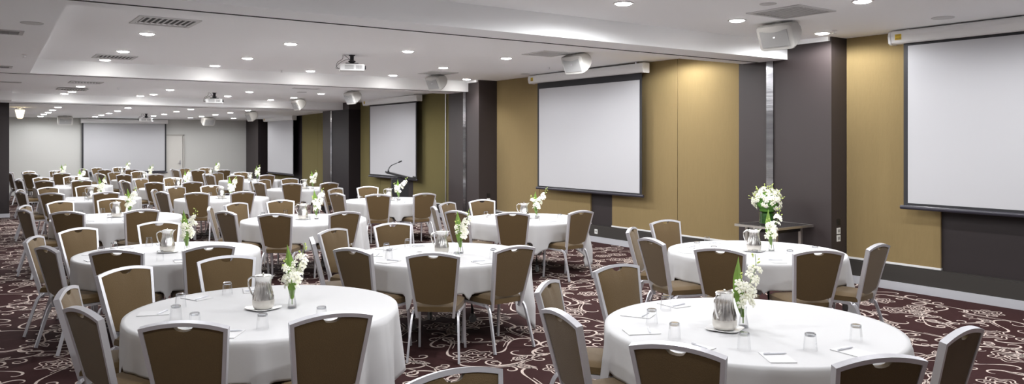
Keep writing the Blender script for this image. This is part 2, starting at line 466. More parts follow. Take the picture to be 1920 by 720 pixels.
CHPHI = [-87, -125, -163, 158, 121, 86]
def cloth_bm(seed, rot, chairs, hs=1.21):
    rnd = random.Random(seed); bm = new(); n = 220; m = 15
    p1, p2, p3 = [rnd.random()*6.28 for _ in range(3)]
    def wrap(a): return (a+PI) % (2*PI)-PI
    top = [bm.verts.new((0, 0, .7465))]
    rings = []
    for r in (.3, .6, .8, .875):
        rings.append([bm.verts.new((r*math.cos(2*PI*k/n), r*math.sin(2*PI*k/n), .7465)) for k in range(n)])
    drops = []
    for k in range(n):
        a = 2*PI*k/n; q = wrap((a-rot) % (PI/2)-PI/4)       # corners where q = +-45 deg from the side middle
        L = hs/max(.01, math.cos(wrap((a-rot-PI/4+PI/4) % (PI/2)-PI/4)))
        corner = abs(wrap((a-rot) % (PI/2)-PI/4))            # 0 at the side middle
        L = hs/math.cos(corner); L = min(L, hs*1.395)
        drop = L-R0+.012*math.sin(5*a+p1)+.012*math.sin(9*a+p2)
        lim = .69
        for cph in chairs:                                    # cloth lies gathered on the seats
            dd = abs(wrap(a-math.radians(cph)))
            t = min(1, max(0, (dd-.26)/.10)); t = t*t*(3-2*t)
            lim = min(lim, .245+(.69-.245)*t)
        drops.append(min(drop, lim, .70))
    for j in range(m+1):
        t = j/m; ring = []
        for k in range(n):
            a = 2*PI*k/n; D = drops[k]; s = D*t
            if j == 0: rr, z = R0, .7465-.001
            else:
                ed = min(s, .03)/.03
                rr = R0+.006*ed; z = .7465-s
                fold = (min(1, s/.45))
                amp = .020+.055*max(0, (D-.25)/.45)
                w = (1-2*abs(math.sin(7.5*a+p1/2+.8*math.sin(3*a+p3)))**.8)*.75+math.sin(29*a+p2+.9*math.sin(2*a))*.35
                rr += fold*(amp*w+.035*max(0, (D-.28)/.42)*1.0+.012) + .012*math.sin(4*a+p3)*fold
            ring.append(bm.verts.new((rr*math.cos(a), rr*math.sin(a), z)))
        rings.append(ring)
    for k in range(n): bm.faces.new((top[0], rings[0][k], rings[0][(k+1) % n]))
    for i in range(len(rings)-1):
        for k in range(n): bm.faces.new((rings[i][k], rings[i+1][k], rings[i+1][(k+1) % n], rings[i][(k+1) % n]))
    return bm
ZC = .7495

# ---------------------------------------------------------------- things on the tables
def make_pitcher():
    root = empty('water_pitcher')
    def body(bm):
        prof = [(.058, 0), (.064, .004), (.073, .025), (.0745, .05), (.0735, .062)]
        lathe(bm, prof, 48, 1, cap_top=False)
        up = [(.0735, .062), (.070, .085), (.062, .115), (.0545, .145), (.0515, .170), (.052, .195), (.0545, .214), (.057, .224), (.055, .222), (.050, .21), (.048, .17)]
        rs = lathe(bm, up, 48, 0, flute=lambda z: .022*min(1, max(0, (z-.062)/.015))*min(1, max(0, (.226-z)/.02)), cap_bot=False, cap_top=False)
        for ring, amt in ((rs[5], .004), (rs[6], .014), (rs[7], .030), (rs[8], .028), (rs[9], .012)):
            for k, v in enumerate(ring):
                a = 2*PI*k/48; a = (a+PI) % (2*PI)-PI
                g = math.exp(-(a/.28)**2); v.co.x += amt*g; v.co.z += amt*.25*g
    simple('body', body, [m_steel, m_satin], root, True)
    hp = curve_pts([(-.050, 0, .205), (-.075, 0, .214), (-.105, 0, .195), (-.104, 0, .15), (-.088, 0, .105), (-.068, 0, .075)], 6)
    simple('handle', lambda bm: sweep(bm, hp, .0065, .0055, up=(0, 1, 0), rnd=8), m_steel, root, True)
    def lid(bm):
        lathe(bm, [(.0535, .219), (.055, .223), (.05, .228), (.02, .232), (.006, .233), (.007, .240), (.002, .243)], 32)
    simple('lid', lid, m_steel, root, True)
    return root
def make_plate():
    def f(bm):
        n = 40; rings = []
        for sc, z in ((.62, 0), (.66, .001), (1.0, .010), (1.0, .013), (.68, .006), (.6, .004)):
            ring = []
            for k in range(n):
                a = 2*PI*k/n; c, s = math.cos(a), math.sin(a)
                q = (abs(c)**4+abs(s)**4)**(-.25); r = .105*sc*q*(1+.012*math.cos(a*20)*(sc > .9))
                ring.append(bm.verts.new((r*c, r*s, z)))
            rings.append(ring)
        for i in range(len(rings)-1):
            for k in range(n): bm.faces.new((rings[i][k], rings[i][(k+1) % n], rings[i+1][(k+1) % n], rings[i+1][k]))
        bm.faces.new(rings[0][::-1]); bm.faces.new(rings[-1])
    return simple('square_plate', f, m_plate, sm=True)
def make_vase():
    root = empty('bud_vase')
    def f(bm):
        lathe(bm, [(.030, 0), (.033, .004), (.031, .02), (.022, .07), (.0185, .10), (.023, .128), (.021, .128), (.0165, .10), (.02, .07), (.028, .022), (.029, .008)], 24)
    simple('glass_body', f, m_glass, root, True)
    simple('base_disc', lambda bm: lathe(bm, [(.026, .003), (.028, .008), (.026, .012)], 20), m_glass_base, root, True)
    return root
def blossom_bm(bm, M=Matrix(), s=1.0, mi=0):
    """five petals cupped round a lip"""
    for k in range(5):
        a = 2*PI*k/5+PI/2; c, sn_ = math.cos(a), math.sin(a)
        pts = [(0, 0, 0), (.010, -.006, .003), (.020, -.0095, .002), (.029, 0, -.004), (.020, .0095, .002), (.010, .006, .003)]
        vs = []
        for (r, t, z) in pts: vs.append(bm.verts.new(M @ Vector(((r*c-t*sn_)*s, (r*sn_+t*c)*s, z*s))))
        mid = bm.verts.new(M @ Vector((.018*c*s, .018*sn_*s, .006*s)))
        for i in range(6):
            bm.faces.new((vs[i], vs[(i+1) % 6], mid)).material_index = mi
    r = bmesh.ops.create_icosphere(bm, subdivisions=1, radius=.006*s, matrix=M @ Matrix.Translation((0, 0, .006*s)))
    for v in r['verts']:
        for f in v.link_faces: f.material_index = mi
def bud_bm(bm, M, s=1.0, mi=0):
    r = bmesh.ops.create_icosphere(bm, subdivisions=1, radius=.008*s, matrix=M @ Matrix.Diagonal((.8, .8, 1.5, 1)))
    for v in r['verts']:
        for f in v.link_faces: f.material_index = mi
def look(p, n, roll=0):
    q = Vector(n).to_track_quat('Z', 'Y')
    return Matrix.Translation(p) @ q.to_matrix().to_4x4() @ Matrix.Rotation(roll, 4, 'Z')
bb = new(); blossom_bm(bb); BL_ME = bpy.data.meshes.new('blossom'); bb.to_mesh(BL_ME); bb.free(); BL_ME.materials.append(m_petal)
bb = new(); bud_bm(bb, Matrix()); BU_ME = bpy.data.meshes.new('bud'); bb.to_mesh(BU_ME); bb.free(); BU_ME.materials.append(m_bud)
for me_ in (BL_ME, BU_ME):
    for p in me_.polygons: p.use_smooth = True
def leaf_fn(base, tip, w, side):
    def f(bm):
        n = 10; B = Vector(base); T = Vector(tip); d = T-B; S = Vector(side).normalized(); N_ = d.normalized().cross(S)
        L, Cn, R = [], [], []
        for i in range(n+1):
            t = i/n; ww = w*math.sin(PI*min(1, t*.92+.06))**.8*(1-t**6)+.0008
            c = B+d*t+N_*(.02*math.sin(PI*t))
            L.append(bm.verts.new(c-S*ww+N_*ww*.35)); Cn.append(bm.verts.new(c)); R.append(bm.verts.new(c+S*ww+N_*ww*.35))
        for i in range(n):
            bm.faces.new((L[i], Cn[i], Cn[i+1], L[i+1])); bm.faces.new((Cn[i], R[i], R[i+1], Cn[i+1]))
    return f
def orchid(seed, parts, cam_side, spread=0, bare=True):
    """sprays of cream orchids with one broad leaf; cam_side is the picture's rightward direction in the room"""
    rnd = random.Random(seed); S = Vector((cam_side[0], cam_side[1], 0)); N_ = Vector((S.y, -S.x, 0))
    root = empty('orchid_arrangement') if parts else None
    sprays = [curve_pts([(0, 0, .012), S*.004+Vector((0, 0, .13)), S*.035+N_*.01+Vector((0, 0, .25)), S*(.075+spread)+N_*.02+Vector((0, 0, .36)), S*(.085+spread*1.6)+Vector((0, 0, .44))], 5),
              curve_pts([(0, .004, .012), -S*.004+Vector((0, 0, .13)), -S*(.012+spread*.5)+N_*.02+Vector((0, 0, .24)), -S*(.045+spread)+N_*.02+Vector((0, 0, .33))], 5)]
    lf = leaf_fn((-.002, 0, .05), (-S*.035+Vector((0, 0, .43))) if spread == 0 else (-S*.02+Vector((0, 0, .40))), .036, S)
    bl, bu = [], []
    for si, sp in enumerate(sprays):
        n = len(sp)
        for i in range(6, n):
            t = (i-6)/(n-6)
            reps = 2 if t < .62 else 1
            for r_ in range(reps):
                a = rnd.random()*2*PI
                off = Vector((math.cos(a), math.sin(a), rnd.uniform(-.3, .3)))*(.034*(1-t)+.014)
                p = Vector(sp[i])+off
                nrm = (off.normalized()*.8+N_*.8+Vector((0, 0, .75)))
                if t > .66: bu.append((p, nrm, rnd.uniform(.7, 1.2)))
                else: bl.append((p, nrm, rnd.uniform(1.0, 1.3)*(1-.2*t)))
    if parts:
        simple('leaf', lf, m_leaf, root, True)
        for sp in sprays:
            simple('stem', lambda bm: sweep(bm, sp, .0022, .0022, rnd=5), m_stem, root)
        for (p, nrm, s) in bl:
            o = bpy.data.objects.new('blossom', BL_ME); COL.objects.link(o); o.parent = root
            o.matrix_local = look(p, nrm, rnd.random()*6) @ Matrix.Scale(s, 4)
        for (p, nrm, s) in bu:
            o = bpy.data.objects.new('bud', BU_ME); COL.objects.link(o); o.parent = root
            o.matrix_local = look(p, nrm, 0) @ Matrix.Scale(s, 4)
        return root
    bm = new()
    for sp in sprays: sweep(bm, sp, .0025, .0025, rnd=5, mi=1)
    k = len(bm.faces); lf(bm)
    bm.faces.ensure_lookup_table()
    for f in bm.faces[k:]: f.material_index = 2
    for (p, nrm, s) in bl: blossom_bm(bm, look(p, nrm, rnd.random()*6), s*1.15, 0)
    for (p, nrm, s) in bu: bud_bm(bm, look(p, nrm), s*1.15, 3)
    return link('orchid_arrangement', bm, [m_petal, m_stem, m_leaf, m_bud], None, True)
def make_glass():
    root = empty('upturned_tumbler')
    def f(bm):                                   # standing on its rim, thick faceted base up
        lathe(bm, [(.0385, 0), (.0365, .03), (.031, .092), (.0295, .096)], 10, cap_bot=False, cap_top=False)
    simple('wall', f, m_glass, root)
    simple('thick_base', lambda bm: lathe(bm, [(.0285, .081), (.0305, .090), (.029, .0965), (.024, .0985)], 10), m_glass_base, root)
    return root
def make_pad():
    return simple('notepad', lambda bm: box(bm, -.07, .07, -.10, .10, 0, .004), m_paper)
def make_pen():
    root = empty('ballpoint_pen')
    simple('barrel', lambda bm: sweep(bm, [(-.065, 0, .005), (.052, 0, .005), (.066, 0, .005)], .0048, .0048, rnd=8, taper=[1, 1, .3]), m_pen, root)
    simple('clip', lambda bm: box(bm, -.063, -.028, -.0015, .0015, .0099, .0115), m_alu, root)
    return root

ROWN = {'L': 'left row', 'M': 'middle row', 'R': 'wall-side row'}
ORD = ['nearest', 'second', 'third', 'fourth', 'fifth', 'sixth', 'farthest']
TABLES = {  # row: centres, nearest first
 'L': [(1.71, 5.40), (1.75, 8.72), (1.91, 13.2), (2.09, 17.7), (2.30, 23.0), (2.34, 28.15)],
 'M': [(4.03, 3.14), (4.04, 6.98), (4.13, 11.25), (4.27, 16.3), (4.36, 20.65), (4.47, 25.8), (4.57, 30.55)],
 'R': [(6.83, 5.25), (6.88, 9.45), (6.83, 13.9), (6.8, 18.45), (6.96, 23.4), (7.03, 28.2)]}
MEAS = {  # surveyed positions of chair back tops (x, y, facing) for the near tables, in the order of CHPHI
 'L0': [(1.64, 4.12, 84), (.97, 4.35, 58), (.55, 5.05, 16), (.54, 5.81, -19), (.99, 6.51, -61), (1.78, 6.66, -93)],
 'M0': [(4.15, 1.92, 94), (3.33, 1.89, 68), (2.74, 2.55, 24), (2.73, 3.41, -13), (3.24, 4.19, -55), (4.12, 4.46, -89)],
 'M1': [(4.09, 5.84, 93), (3.26, 5.87, 50), (2.84, 6.47, 22), None, (3.28, 8.07, -62), (4.09, 8.25, -97)],
 'R0': [(6.87, 3.95, 95), (6.15, 4.04, 62), (5.53, 4.60, 23), (5.50, 5.43, -12), (6.02, 6.27, -55), (6.94, 6.65, -94)],
 'R1': [(6.92, 8.25, 95), (5.97, 8.58, 48), (5.52, 9.15, 13), (5.64, 10.03, -22), (6.12, 10.51, -58), (6.88, 10.69, -97)],
 'L1': [(1.83, 7.56, 92), (1.05, 7.64, 56), (.66, 8.16, 20), (.66, 9.18, -26), (1.04, 9.59, -57), (1.88, 9.94, -96)]}
SEATN = ['front right', 'front left', 'near left', 'far left', 'back left', 'back']
GPHI = [-71, -109, -146, -181, -221, -262]
tb0 = make_table(); pit0 = make_pitcher(); pl0 = make_plate(); va0 = make_vase(); gl0 = make_glass(); pd0 = make_pad(); pn0 = make_pen()
first = {}
def inst(src):
    k = src.name.split('.')[0]
    if k not in first: first[k] = 1; return src
    return copy_tree(src)
camr = (cs, -sn)         # the picture's rightward direction in the room
for row, L in TABLES.items():
    for i, (tx, ty) in enumerate(L):
        key = row+str(i)
        od = 'farthest' if i == len(L)-1 else ORD[i]
        where = f'{od} table of the {ROWN[row]}'
        dist = tx*sn+ty*cs
        t = inst(tb0); t.location = (tx, ty, 0); t.rotation_euler = (0, 0, i*.4)
        tag(t, f'round banquet table hidden under a white cloth, {where}', 'table', 'round banquet tables')
        meas = MEAS.get(key, [None]*6); phis = []
        rr = random.Random(hash(key) % 1000 if False else sum(map(ord, key))*7)
        seq = []
        for k in range(6):                       # (angle, radius, turn) round the table, angles falling from the front right seat
            if meas[k]:
                x, y, fc = meas[k]; ph = math.degrees(math.atan2(y-ty, x-tx)); Rr = math.hypot(x-tx, y-ty); tw = (fc-ph-180+180) % 360-180
            else:
                ph = CHPHI[k]+rr.uniform(-2, 2); Rr = 1.30+rr.uniform(-.03, .03); tw = rr.uniform(-4, 4)
            if ph > 0: ph -= 360
            seq.append([ph, max(Rr, {'L1': 1.26, 'R1': 1.25}.get(key, 1.20)), max(-8, min(8, tw))])
        for _ in range(60):
            for k in range(5):
                gap = seq[k][0]-seq[k+1][0]
                if gap < 34.5: seq[k][0] += (34.5-gap)/2; seq[k+1][0] -= (34.5-gap)/2
        spots = [(tx+q[1]*math.cos(math.radians(q[0])), ty+q[1]*math.sin(math.radians(q[0])), q[0]+180+q[2]) for q in seq]
        for k in range(6):
            x, y, fc = spots[k]
            f = math.radians(fc); ox, oy = x+.315*math.cos(f), y+.315*math.sin(f)
            phis.append(math.degrees(math.atan2(oy-ty, ox-tx)))
            back = 'back to the camera' if k < 3 else 'facing the camera'
            place_chair(ox, oy, fc, f'brown silver-framed chair, {SEATN[k]} at the {where}', 'banquet chairs round the tables')
        rot = math.radians(-50+rr.uniform(-5, 5))
        bm = cloth_bm(i*10+ord(row), rot, phis)
        bmesh.ops.recalc_face_normals(bm, faces=bm.faces)
        c = link('tablecloth', bm, m_cloth, None, True); c.location = (tx, ty, 0)
        md = c.modifiers.new('thickness', 'SOLIDIFY'); md.thickness = .002; md.offset = 1
        tag(c, f'white tablecloth hanging in folds over the {where}', 'tablecloth', 'white tablecloths')
        # centre pieces
        px, py = tx-.02, ty+.0
        if row == 'M' and i == 0: px, py = tx-.20, ty+.03
        p = inst(pl0); p.location = (px, py, ZC); p.rotation_euler = (0, 0, .35+i)
        tag(p, f'white square plate under the pitcher on the {where}', 'plate', 'plates under the pitchers')
        p = inst(pit0); p.location = (px, py, ZC+.006); p.rotation_euler = (0, 0, -TH+rr.uniform(-.25, .25) + (.6 if key == 'M0' else 0))
        tag(p, f'polished silver water pitcher on the {where}', 'pitcher', 'silver water pitchers')
        vx, vy = tx+.21*camr[0]-.02, ty+.21*camr[1]+.03
        if key == 'M0': vx, vy = tx-.06, ty-.0
        v = inst(va0); v.location = (vx, vy, ZC)
        tag(v, f'small clear glass bud vase of orchids on the {where}', 'vase', 'bud vases')
        ang = rr.uniform(-.5, .5); sd = (camr[0]*math.cos(ang)-camr[1]*math.sin(ang), camr[0]*math.sin(ang)+camr[1]*math.cos(ang))
        o = orchid(i*7+ord(row), dist < 9.5, sd, spread=.05 if key in ('R1', 'R2') else 0)
        o.location = (vx, vy, ZC+.013)
        tag(o, f'cream orchid sprays with a green leaf on the {where}', 'flowers', 'orchids in bud vases')
        for k in range(6):
            a = math.radians(GPHI[k]+rr.uniform(-4, 4)); Rg = .62+rr.uniform(-.03, .03)
            g = inst(gl0); g.location = (tx+Rg*math.cos(a), ty+Rg*math.sin(a), ZC+.0005); g.rotation_euler = (0, 0, rr.uniform(0, 3))
            tag(g, f'upturned water glass near the {SEATN[k]} chair, {where}', 'glass', 'upturned water glasses')
            a2 = math.radians(CHPHI[k]-3+rr.uniform(-3, 3)); Rp = .72
            pd = inst(pd0); pd.location = (tx+Rp*math.cos(a2), ty+Rp*math.sin(a2), ZC); pd.rotation_euler = (0, 0, a2+PI/2+rr.uniform(-.15, .15))
            tag(pd, f'blank white notepad before the {SEATN[k]} chair, {where}', 'notepad', 'notepads laid at the seats')
            pn = inst(pn0); pn.location = (tx+(Rp-.05)*math.cos(a2), ty+(Rp-.05)*math.sin(a2), ZC+.0042); pn.rotation_euler = (0, 0, a2+PI/2+rr.uniform(-.4, .4))
            tag(pn, f'white pen on the notepad before the {SEATN[k]} chair, {where}', 'pen', 'pens laid on the notepads')
x, y = 1.665, 2.80
f = math.radians(-93)
place_chair(x+.315*math.cos(f), y+.315*math.sin(f), -93, 'brown silver-framed chair cut off by the bottom edge, in front of all tables', 'banquet chairs round the tables')

# ---------------------------------------------------------------- projection screens
def screen(xc, y0, y1, wy0, wy1, ztop, zwt, zwb, zbar, label, name_front=-1, sticker=True, rotz=0, loc=None):
    """built facing -X with the hanging plane at x = 0; y0..y1 is the case, wy0..wy1 the white picture"""
    root = empty('projection_screen', loc or (xc, 0, 0), rotz)
    tag(root, label, 'projection screen', 'pull-down projection screens')
    def case(bm):
        prof = [(-.075, -.02), (-.085, -.07), (-.07, -.145), (-.05, -.16), (.07, -.16), (.075, -.15), (.075, -.01), (.06, 0), (-.06, 0)]
        A = [bm.verts.new((px, y0+.03, ztop+pz)) for px, pz in prof]; B = [bm.verts.new((px, y1-.03, ztop+pz)) for px, pz in prof]
        n = len(prof); bm.faces.new(A); bm.faces.new(B[::-1])
        for i in range(n): bm.faces.new((A[i], B[i], B[(i+1) % n], A[(i+1) % n]))
    simple('case', case, m_white, root)
    for e0, e1 in ((y0, y0+.03), (y1-.03, y1)):
        def cap(bm):
            prof = [(-.08, -.015), (-.092, -.07), (-.076, -.15), (-.05, -.168), (.075, -.168), (.08, -.15), (.08, .0), (.06, .004), (-.06, .004)]
            A = [bm.verts.new((px, e0, ztop+pz)) for px, pz in prof]; B = [bm.verts.new((px, e1, ztop+pz)) for px, pz in prof]
            n = len(prof); bm.faces.new(A); bm.faces.new(B[::-1])
            for i in range(n): bm.faces.new((A[i], B[i], B[(i+1) % n], A[(i+1) % n]))
        simple('end_cap', cap, m_white, root)
    for yb in (y0+.22, y1-.22):
        simple('ceiling_bracket', lambda bm: (box(bm, -.03, .03, yb-.02, yb+.02, ztop-.002, ztop+.05)), m_alu, root)
    b = .055
    simple('black_border', lambda bm: box(bm, -.001, .002, wy0-b, wy1+b, zbar, ztop-.15), m_black, root)
    simple('picture_area', lambda bm: box(bm, -.0035, -.001, wy0, wy1, zwb, zwt), m_screen, root)
    def bar(bm):
        sweep(bm, [(0, wy0-b-.04, zbar), (0, wy1+b+.04, zbar)], .018, .026, rnd=10)
    simple('bottom_bar', bar, m_bar, root, True)
    if sticker:
        st = simple('warning_label', lambda bm: box(bm, -.0865, -.0835, y1-.17, y1-.09, ztop-.115, ztop-.045), m_yellow, root)
        simple('label_print', lambda bm: [box(bm, -.0875, -.0862, y1-.165, y1-.095, ztop-.11+q, ztop-.105+q) for q in (0, .008, .016, .03, .045, .055)], m_label, st)
    return root
screen(9.62, 2.0, 5.31, 2.2, 5.10, 3.292, 3.10, 1.14, 1.085, 'large screen at the right edge of the photo, beside the first pillar')
screen(9.62, 9.66, 12.99, 9.82, 12.72, 3.262, 2.98, 1.0, .955, 'screen between the two tan wall sections, over the dark panel in mid-photo')
screen(9.62, 17.85, 21.2, 18.06, 20.84, 3.115, 2.915, .965, .90, 'third screen along the wall, behind the black lectern')
screen(9.62, 27.2, 30.5, 27.35, 30.18, 2.83, 2.675, .735, .69, 'farthest screen on the side wall, near the back corner')
screen(0, -1.475, 1.475, -1.38, 1.38, 2.735, 2.605, .775, .715, 'screen on the pale back wall beside the door', sticker=False, rotz=PI/2, loc=(4.92, 32.25, 0))

# ---------------------------------------------------------------- wall outlets
def outlet(loc, rz, label, dark=False, gang=1):
    root = empty('power_outlet' if not dark else 'switch_plate', loc, rz)
    tag(root, label, 'power outlet' if not dark else 'switch plate')
    simple('plate', lambda bm: box(bm, -.005, .0, -.042, .042, -.042, .042, 0, .002), m_blackplate if dark else m_socket, root)
    if not dark:
        simple('socket', lambda bm: (box(bm, -.0065, -.0048, -.024, -.006, -.018, .02), box(bm, -.0065, -.0048, .006, .024, -.018, .02)), m_grey, root)
    else:
        simple('rocker', lambda bm: box(bm, -.0075, -.0048, -.02, .02, -.025, .025), m_wood_dark, root)
yp = 6.06
outlet((9.645, yp, .70), PI/2, 'upper white double outlet on the side of the first pillar')
outlet((9.645, yp, .60), PI/2, 'lower white double outlet on the side of the first pillar')
outlet((9.645, yp, .82), PI/2, 'black plate above the white outlets on the first pillar', True)
outlet((9.60, 14.58, .59), PI/2, 'white double outlet on the side of the second pillar')
outlet((9.60, 14.58, .70), PI/2, 'black plate above the outlet on the second pillar', True)
outlet((9.785, 11.15, .20), 0, 'white outlet in the dark plinth below the middle screen')

# ---------------------------------------------------------------- downlights
def make_down():
    root = empty('downlight')
    simple('trim_ring', lambda bm: lathe(bm, [(.082, .001), (.105, -.001), (.107, -.005), (.100, -.008), (.082, -.006)], 28, cap_bot=False, cap_top=False), m_white, root, True)
    simple('lens', lambda bm: lathe(bm, [(.083, .0), (.083, -.006), (.076, -.013), (.055, -.018), (.02, -.020)], 28), m_lamp, root)
    return root
dl0 = make_down()
SP = bpy.data.lights.new('downlight_beam', 'SPOT')
SP.energy = 64; SP.spot_size = math.radians(177); SP.spot_blend = .3; SP.shadow_soft_size = .09; SP.color = (.975, .985, 1)
def beam_data(k):
    d = SP.copy(); d.energy = SP.energy*k; return d
SPK = [(7.86, 5.70), (7.93, 9.5), (7.94, 14.0), (7.75, 17.8), (7.62, 21.2), (7.45, 25.0), (7.25, 29.6)]
NARROW = SP.copy(); NARROW.spot_size = math.radians(128); NARROW.spot_blend = 1; NARROW.energy = 66
BEAM = {1: beam_data(.95), 2: beam_data(.88), 3: beam_data(.75), 4: beam_data(.42)}
BAYZ = {1: lambda y: 3.31, 2: lambda y: 3.31-.04*(y-7.5)/7.5, 3: lambda y: 3.16-.08*(y-15.95)/6.5, 4: lambda y: 2.88-.125*(y-23.85)/8.75}
DL = {1: [(1169, 6), (1382, 38), (1542, 62), (1617, 2)],
 2: [(276, 63), (231, 96), (197, 119), (545, 82), (464, 109), (403, 128), (765, 96), (582, 136), (949, 109), (831, 127), (737, 143), (875, 149)],
 3: [(151, 162), (135, 171.5), (121, 180), (319, 168), (288, 177), (263, 184), (467.6, 172), (427, 180), (602, 175.5), (551, 183), (507.6, 189.6)],
 4: [(109, 200.5), (98.8, 206), (90.5, 210.5), (82, 214), (76, 217.8), (240, 202), (220.8, 207.7), (204.5, 212.3), (190, 215.7), (178.3, 218.7), (358, 204.7), (332, 208.8), (308, 213.7), (288, 217), (467, 206.3), (433, 211), (404, 214.8), (378, 218.2), (357, 220.8), (438, 221.7)]}
RNG = {1: (-2, 6.5), 2: (7.75, 14.55), 3: (16.2, 22.0), 4: (24.4, 31.9)}
BAYN = {1: 'first ceiling bay', 2: 'second ceiling bay', 3: 'third ceiling bay', 4: 'far ceiling bay'}
ndl = 0
def downlight(x, y, bay, label):
    global ndl
    o = dl0 if ndl == 0 else copy_tree(dl0)
    ndl += 1
    z = BAYZ[bay](y); o.location = (x, y, z)
    tag(o, label, 'downlight', 'recessed ceiling downlights')
    l = bpy.data.objects.new('beam', NARROW if any(math.hypot(x-a, y-b) < .8 for a, b in SPK) or (bay == 2 and y > 14.2) or (bay == 3 and y > 21.4) else BEAM[bay]); COL.objects.link(l); l.location = (x, y, z-.03)
def nth(n): return ['first', 'second', 'third', 'fourth', 'fifth', 'sixth', 'seventh', 'eighth', 'ninth', 'tenth', 'eleventh', 'twelfth'][n]
for bay, L in DL.items():
    pts = []
    for (u, v) in L:
        Z = BAYZ[bay](sum(RNG[bay])/2)
        for _ in range(4):
            X, Y, _z = at_z(u, v, Z); Y = min(max(Y, RNG[bay][0]), RNG[bay][1]); Z = BAYZ[bay](Y)
        # keep the picture ray but stay inside the bay
        X0, Y0, _z = at_z(u, v, Z); k = Y/Y0 if Y0 > 0 else 1
        pts.append((X0*k if k < 1 else X0, Y))
    # files run away from the camera: group by x
    files = []
    for p in sorted(pts):
        for fl in files:
            if abs(fl[0][0]-p[0]) < .75: fl.append(p); break
        else: files.append([p])
    for fi, fl in enumerate(files):
        fl.sort(key=lambda q: q[1])
        for k, (X, Y) in enumerate(fl):
            downlight(X, Y, bay, f'glowing round downlight, {nth(k)} from the front in the {nth(fi)} file from left, {BAYN[bay]}')
for k, (X, Y) in enumerate([(2.0, 4.3), (2.0, 1.8), (4.4, 4.3), (4.4, 1.6), (7.3, 1.8), (8.6, 2.2), (.1, 3.2)]):
    downlight(X, Y, 1, f'round ceiling downlight out of view overhead, {nth(k)} of those near the camera')

for k, X in enumerate((1.98, 3.85, 5.65, 7.48, 9.2)):
    downlight(X, 8.75, 2, f'round ceiling downlight hidden behind the first beam, {nth(k)} from left')
for k, X in enumerate((1.95, 3.75, 5.45, 7.15)):
    downlight(X, 17.0, 3, f'round ceiling downlight hidden behind the second beam, {nth(k)} from left')

# ---------------------------------------------------------------- ceiling speakers
def make_speaker():
    root = empty('wall_speaker')          # faces -Y locally, hangs from the origin
    W = .225
    prof = [(.045, -.012), (.10, -.035), (.135, -.09), (.13, -.16), (.095, -.225), (.035, -.285), (-.02, -.325), (-.045, -.325), (-.055, -.30), (-.145, -.10), (-.155, -.065), (-.13, -.04), (-.06, -.015)]
    def shell(bm):
        n = len(prof); rings = []
        cx_ = sum(p[0] for p in prof)/n; cz_ = sum(p[1] for p in prof)/n
        for x, s in ((-W, .80), (-W+.02, .95), (-W+.05, 1), (W-.05, 1), (W-.02, .95), (W, .80)):
            rings.append([bm.verts.new((x, cx_+(py-cx_)*s, cz_+(pz-cz_)*s)) for py, pz in prof])
        for i in range(5):
            for k in range(n): bm.faces.new((rings[i][k], rings[i][(k+1) % n], rings[i+1][(k+1) % n], rings[i+1][k]))
        bm.faces.new(rings[0]); bm.faces.new(rings[-1])
    simple('cabinet', shell, m_speaker, root, True)
    def gr(bm):
        a = Vector((0, -.058, -.300)); b = Vector((0, -.150, -.095)); d = (b-a); nrm = Vector((0, d.z, -d.y)).normalized()*-1
        nx = 12
        lo, hi, lo2, hi2 = [], [], [], []
        for i in range(nx+1):
            u = i/nx*2-1; x = u*(W-.05); dip = .93-.10*(1-u*u)**2
            for arr, t, o_ in ((lo, .04, .006), (hi, dip, .006), (lo2, .04, -.01), (hi2, dip, -.01)):
                arr.append(bm.verts.new(a+d*t+Vector((x, 0, 0))-nrm*(-o_)))
        for i in range(nx):
            bm.faces.new((lo[i], lo[i+1], hi[i+1], hi[i])); bm.faces.new((lo2[i], hi2[i], hi2[i+1], lo2[i+1]))
            bm.faces.new((hi[i], hi[i+1], hi2[i+1], hi2[i])); bm.faces.new((lo[i], lo2[i], lo2[i+1], lo[i+1]))
        bm.faces.new((lo[0], hi[0], hi2[0], lo2[0])); bm.faces.new((lo[-1], lo2[-1], hi2[-1], hi[-1]))
    simple('grille', gr, m_grille, root)
    simple('emblem', lambda bm: box(bm, -.012, .012, -.118, -.108, -.197, -.175), m_alu, root)
    simple('mounting_bracket', lambda bm: (box(bm, -.05, .05, -.03, .05, -.03, 0), ), m_speaker, root)
    return root
sp0 = make_speaker(); nsp = 0
for (x, y, rz, lab) in [(7.86, 5.70, -PI/2+.1, 'large white speaker hung at the near end of the first beam'),
    (7.93, 9.5, -PI/2+.1, 'white speaker above the left end of the middle screen'),
    (7.94, 14.0, -PI/2+.1, 'white speaker just before the second beam'),
    (7.75, 17.8, -PI/2+.1, 'white speaker above the screen behind the lectern'),
    (7.62, 21.2, -PI/2+.05, 'small white speaker just before the third beam'),
    (7.45, 25.0, -PI/2+.1, 'small white speaker in the far bay near the side wall'),
    (2.80, 30.6, .05, 'small white speaker facing forward, left of the back screen'),
    (7.25, 29.6, .25, 'small white speaker facing forward, right of the back door')]:
    o = sp0 if nsp == 0 else copy_tree(sp0); nsp += 1
    bay = 1 if y < 7 else 2 if y < 15 else 3 if y < 22.4 else 4
    o.location = (x, y, BAYZ[bay](y)); o.rotation_euler = (0, 0, rz)
    tag(o, lab, 'speaker', 'ceiling-hung white speakers')

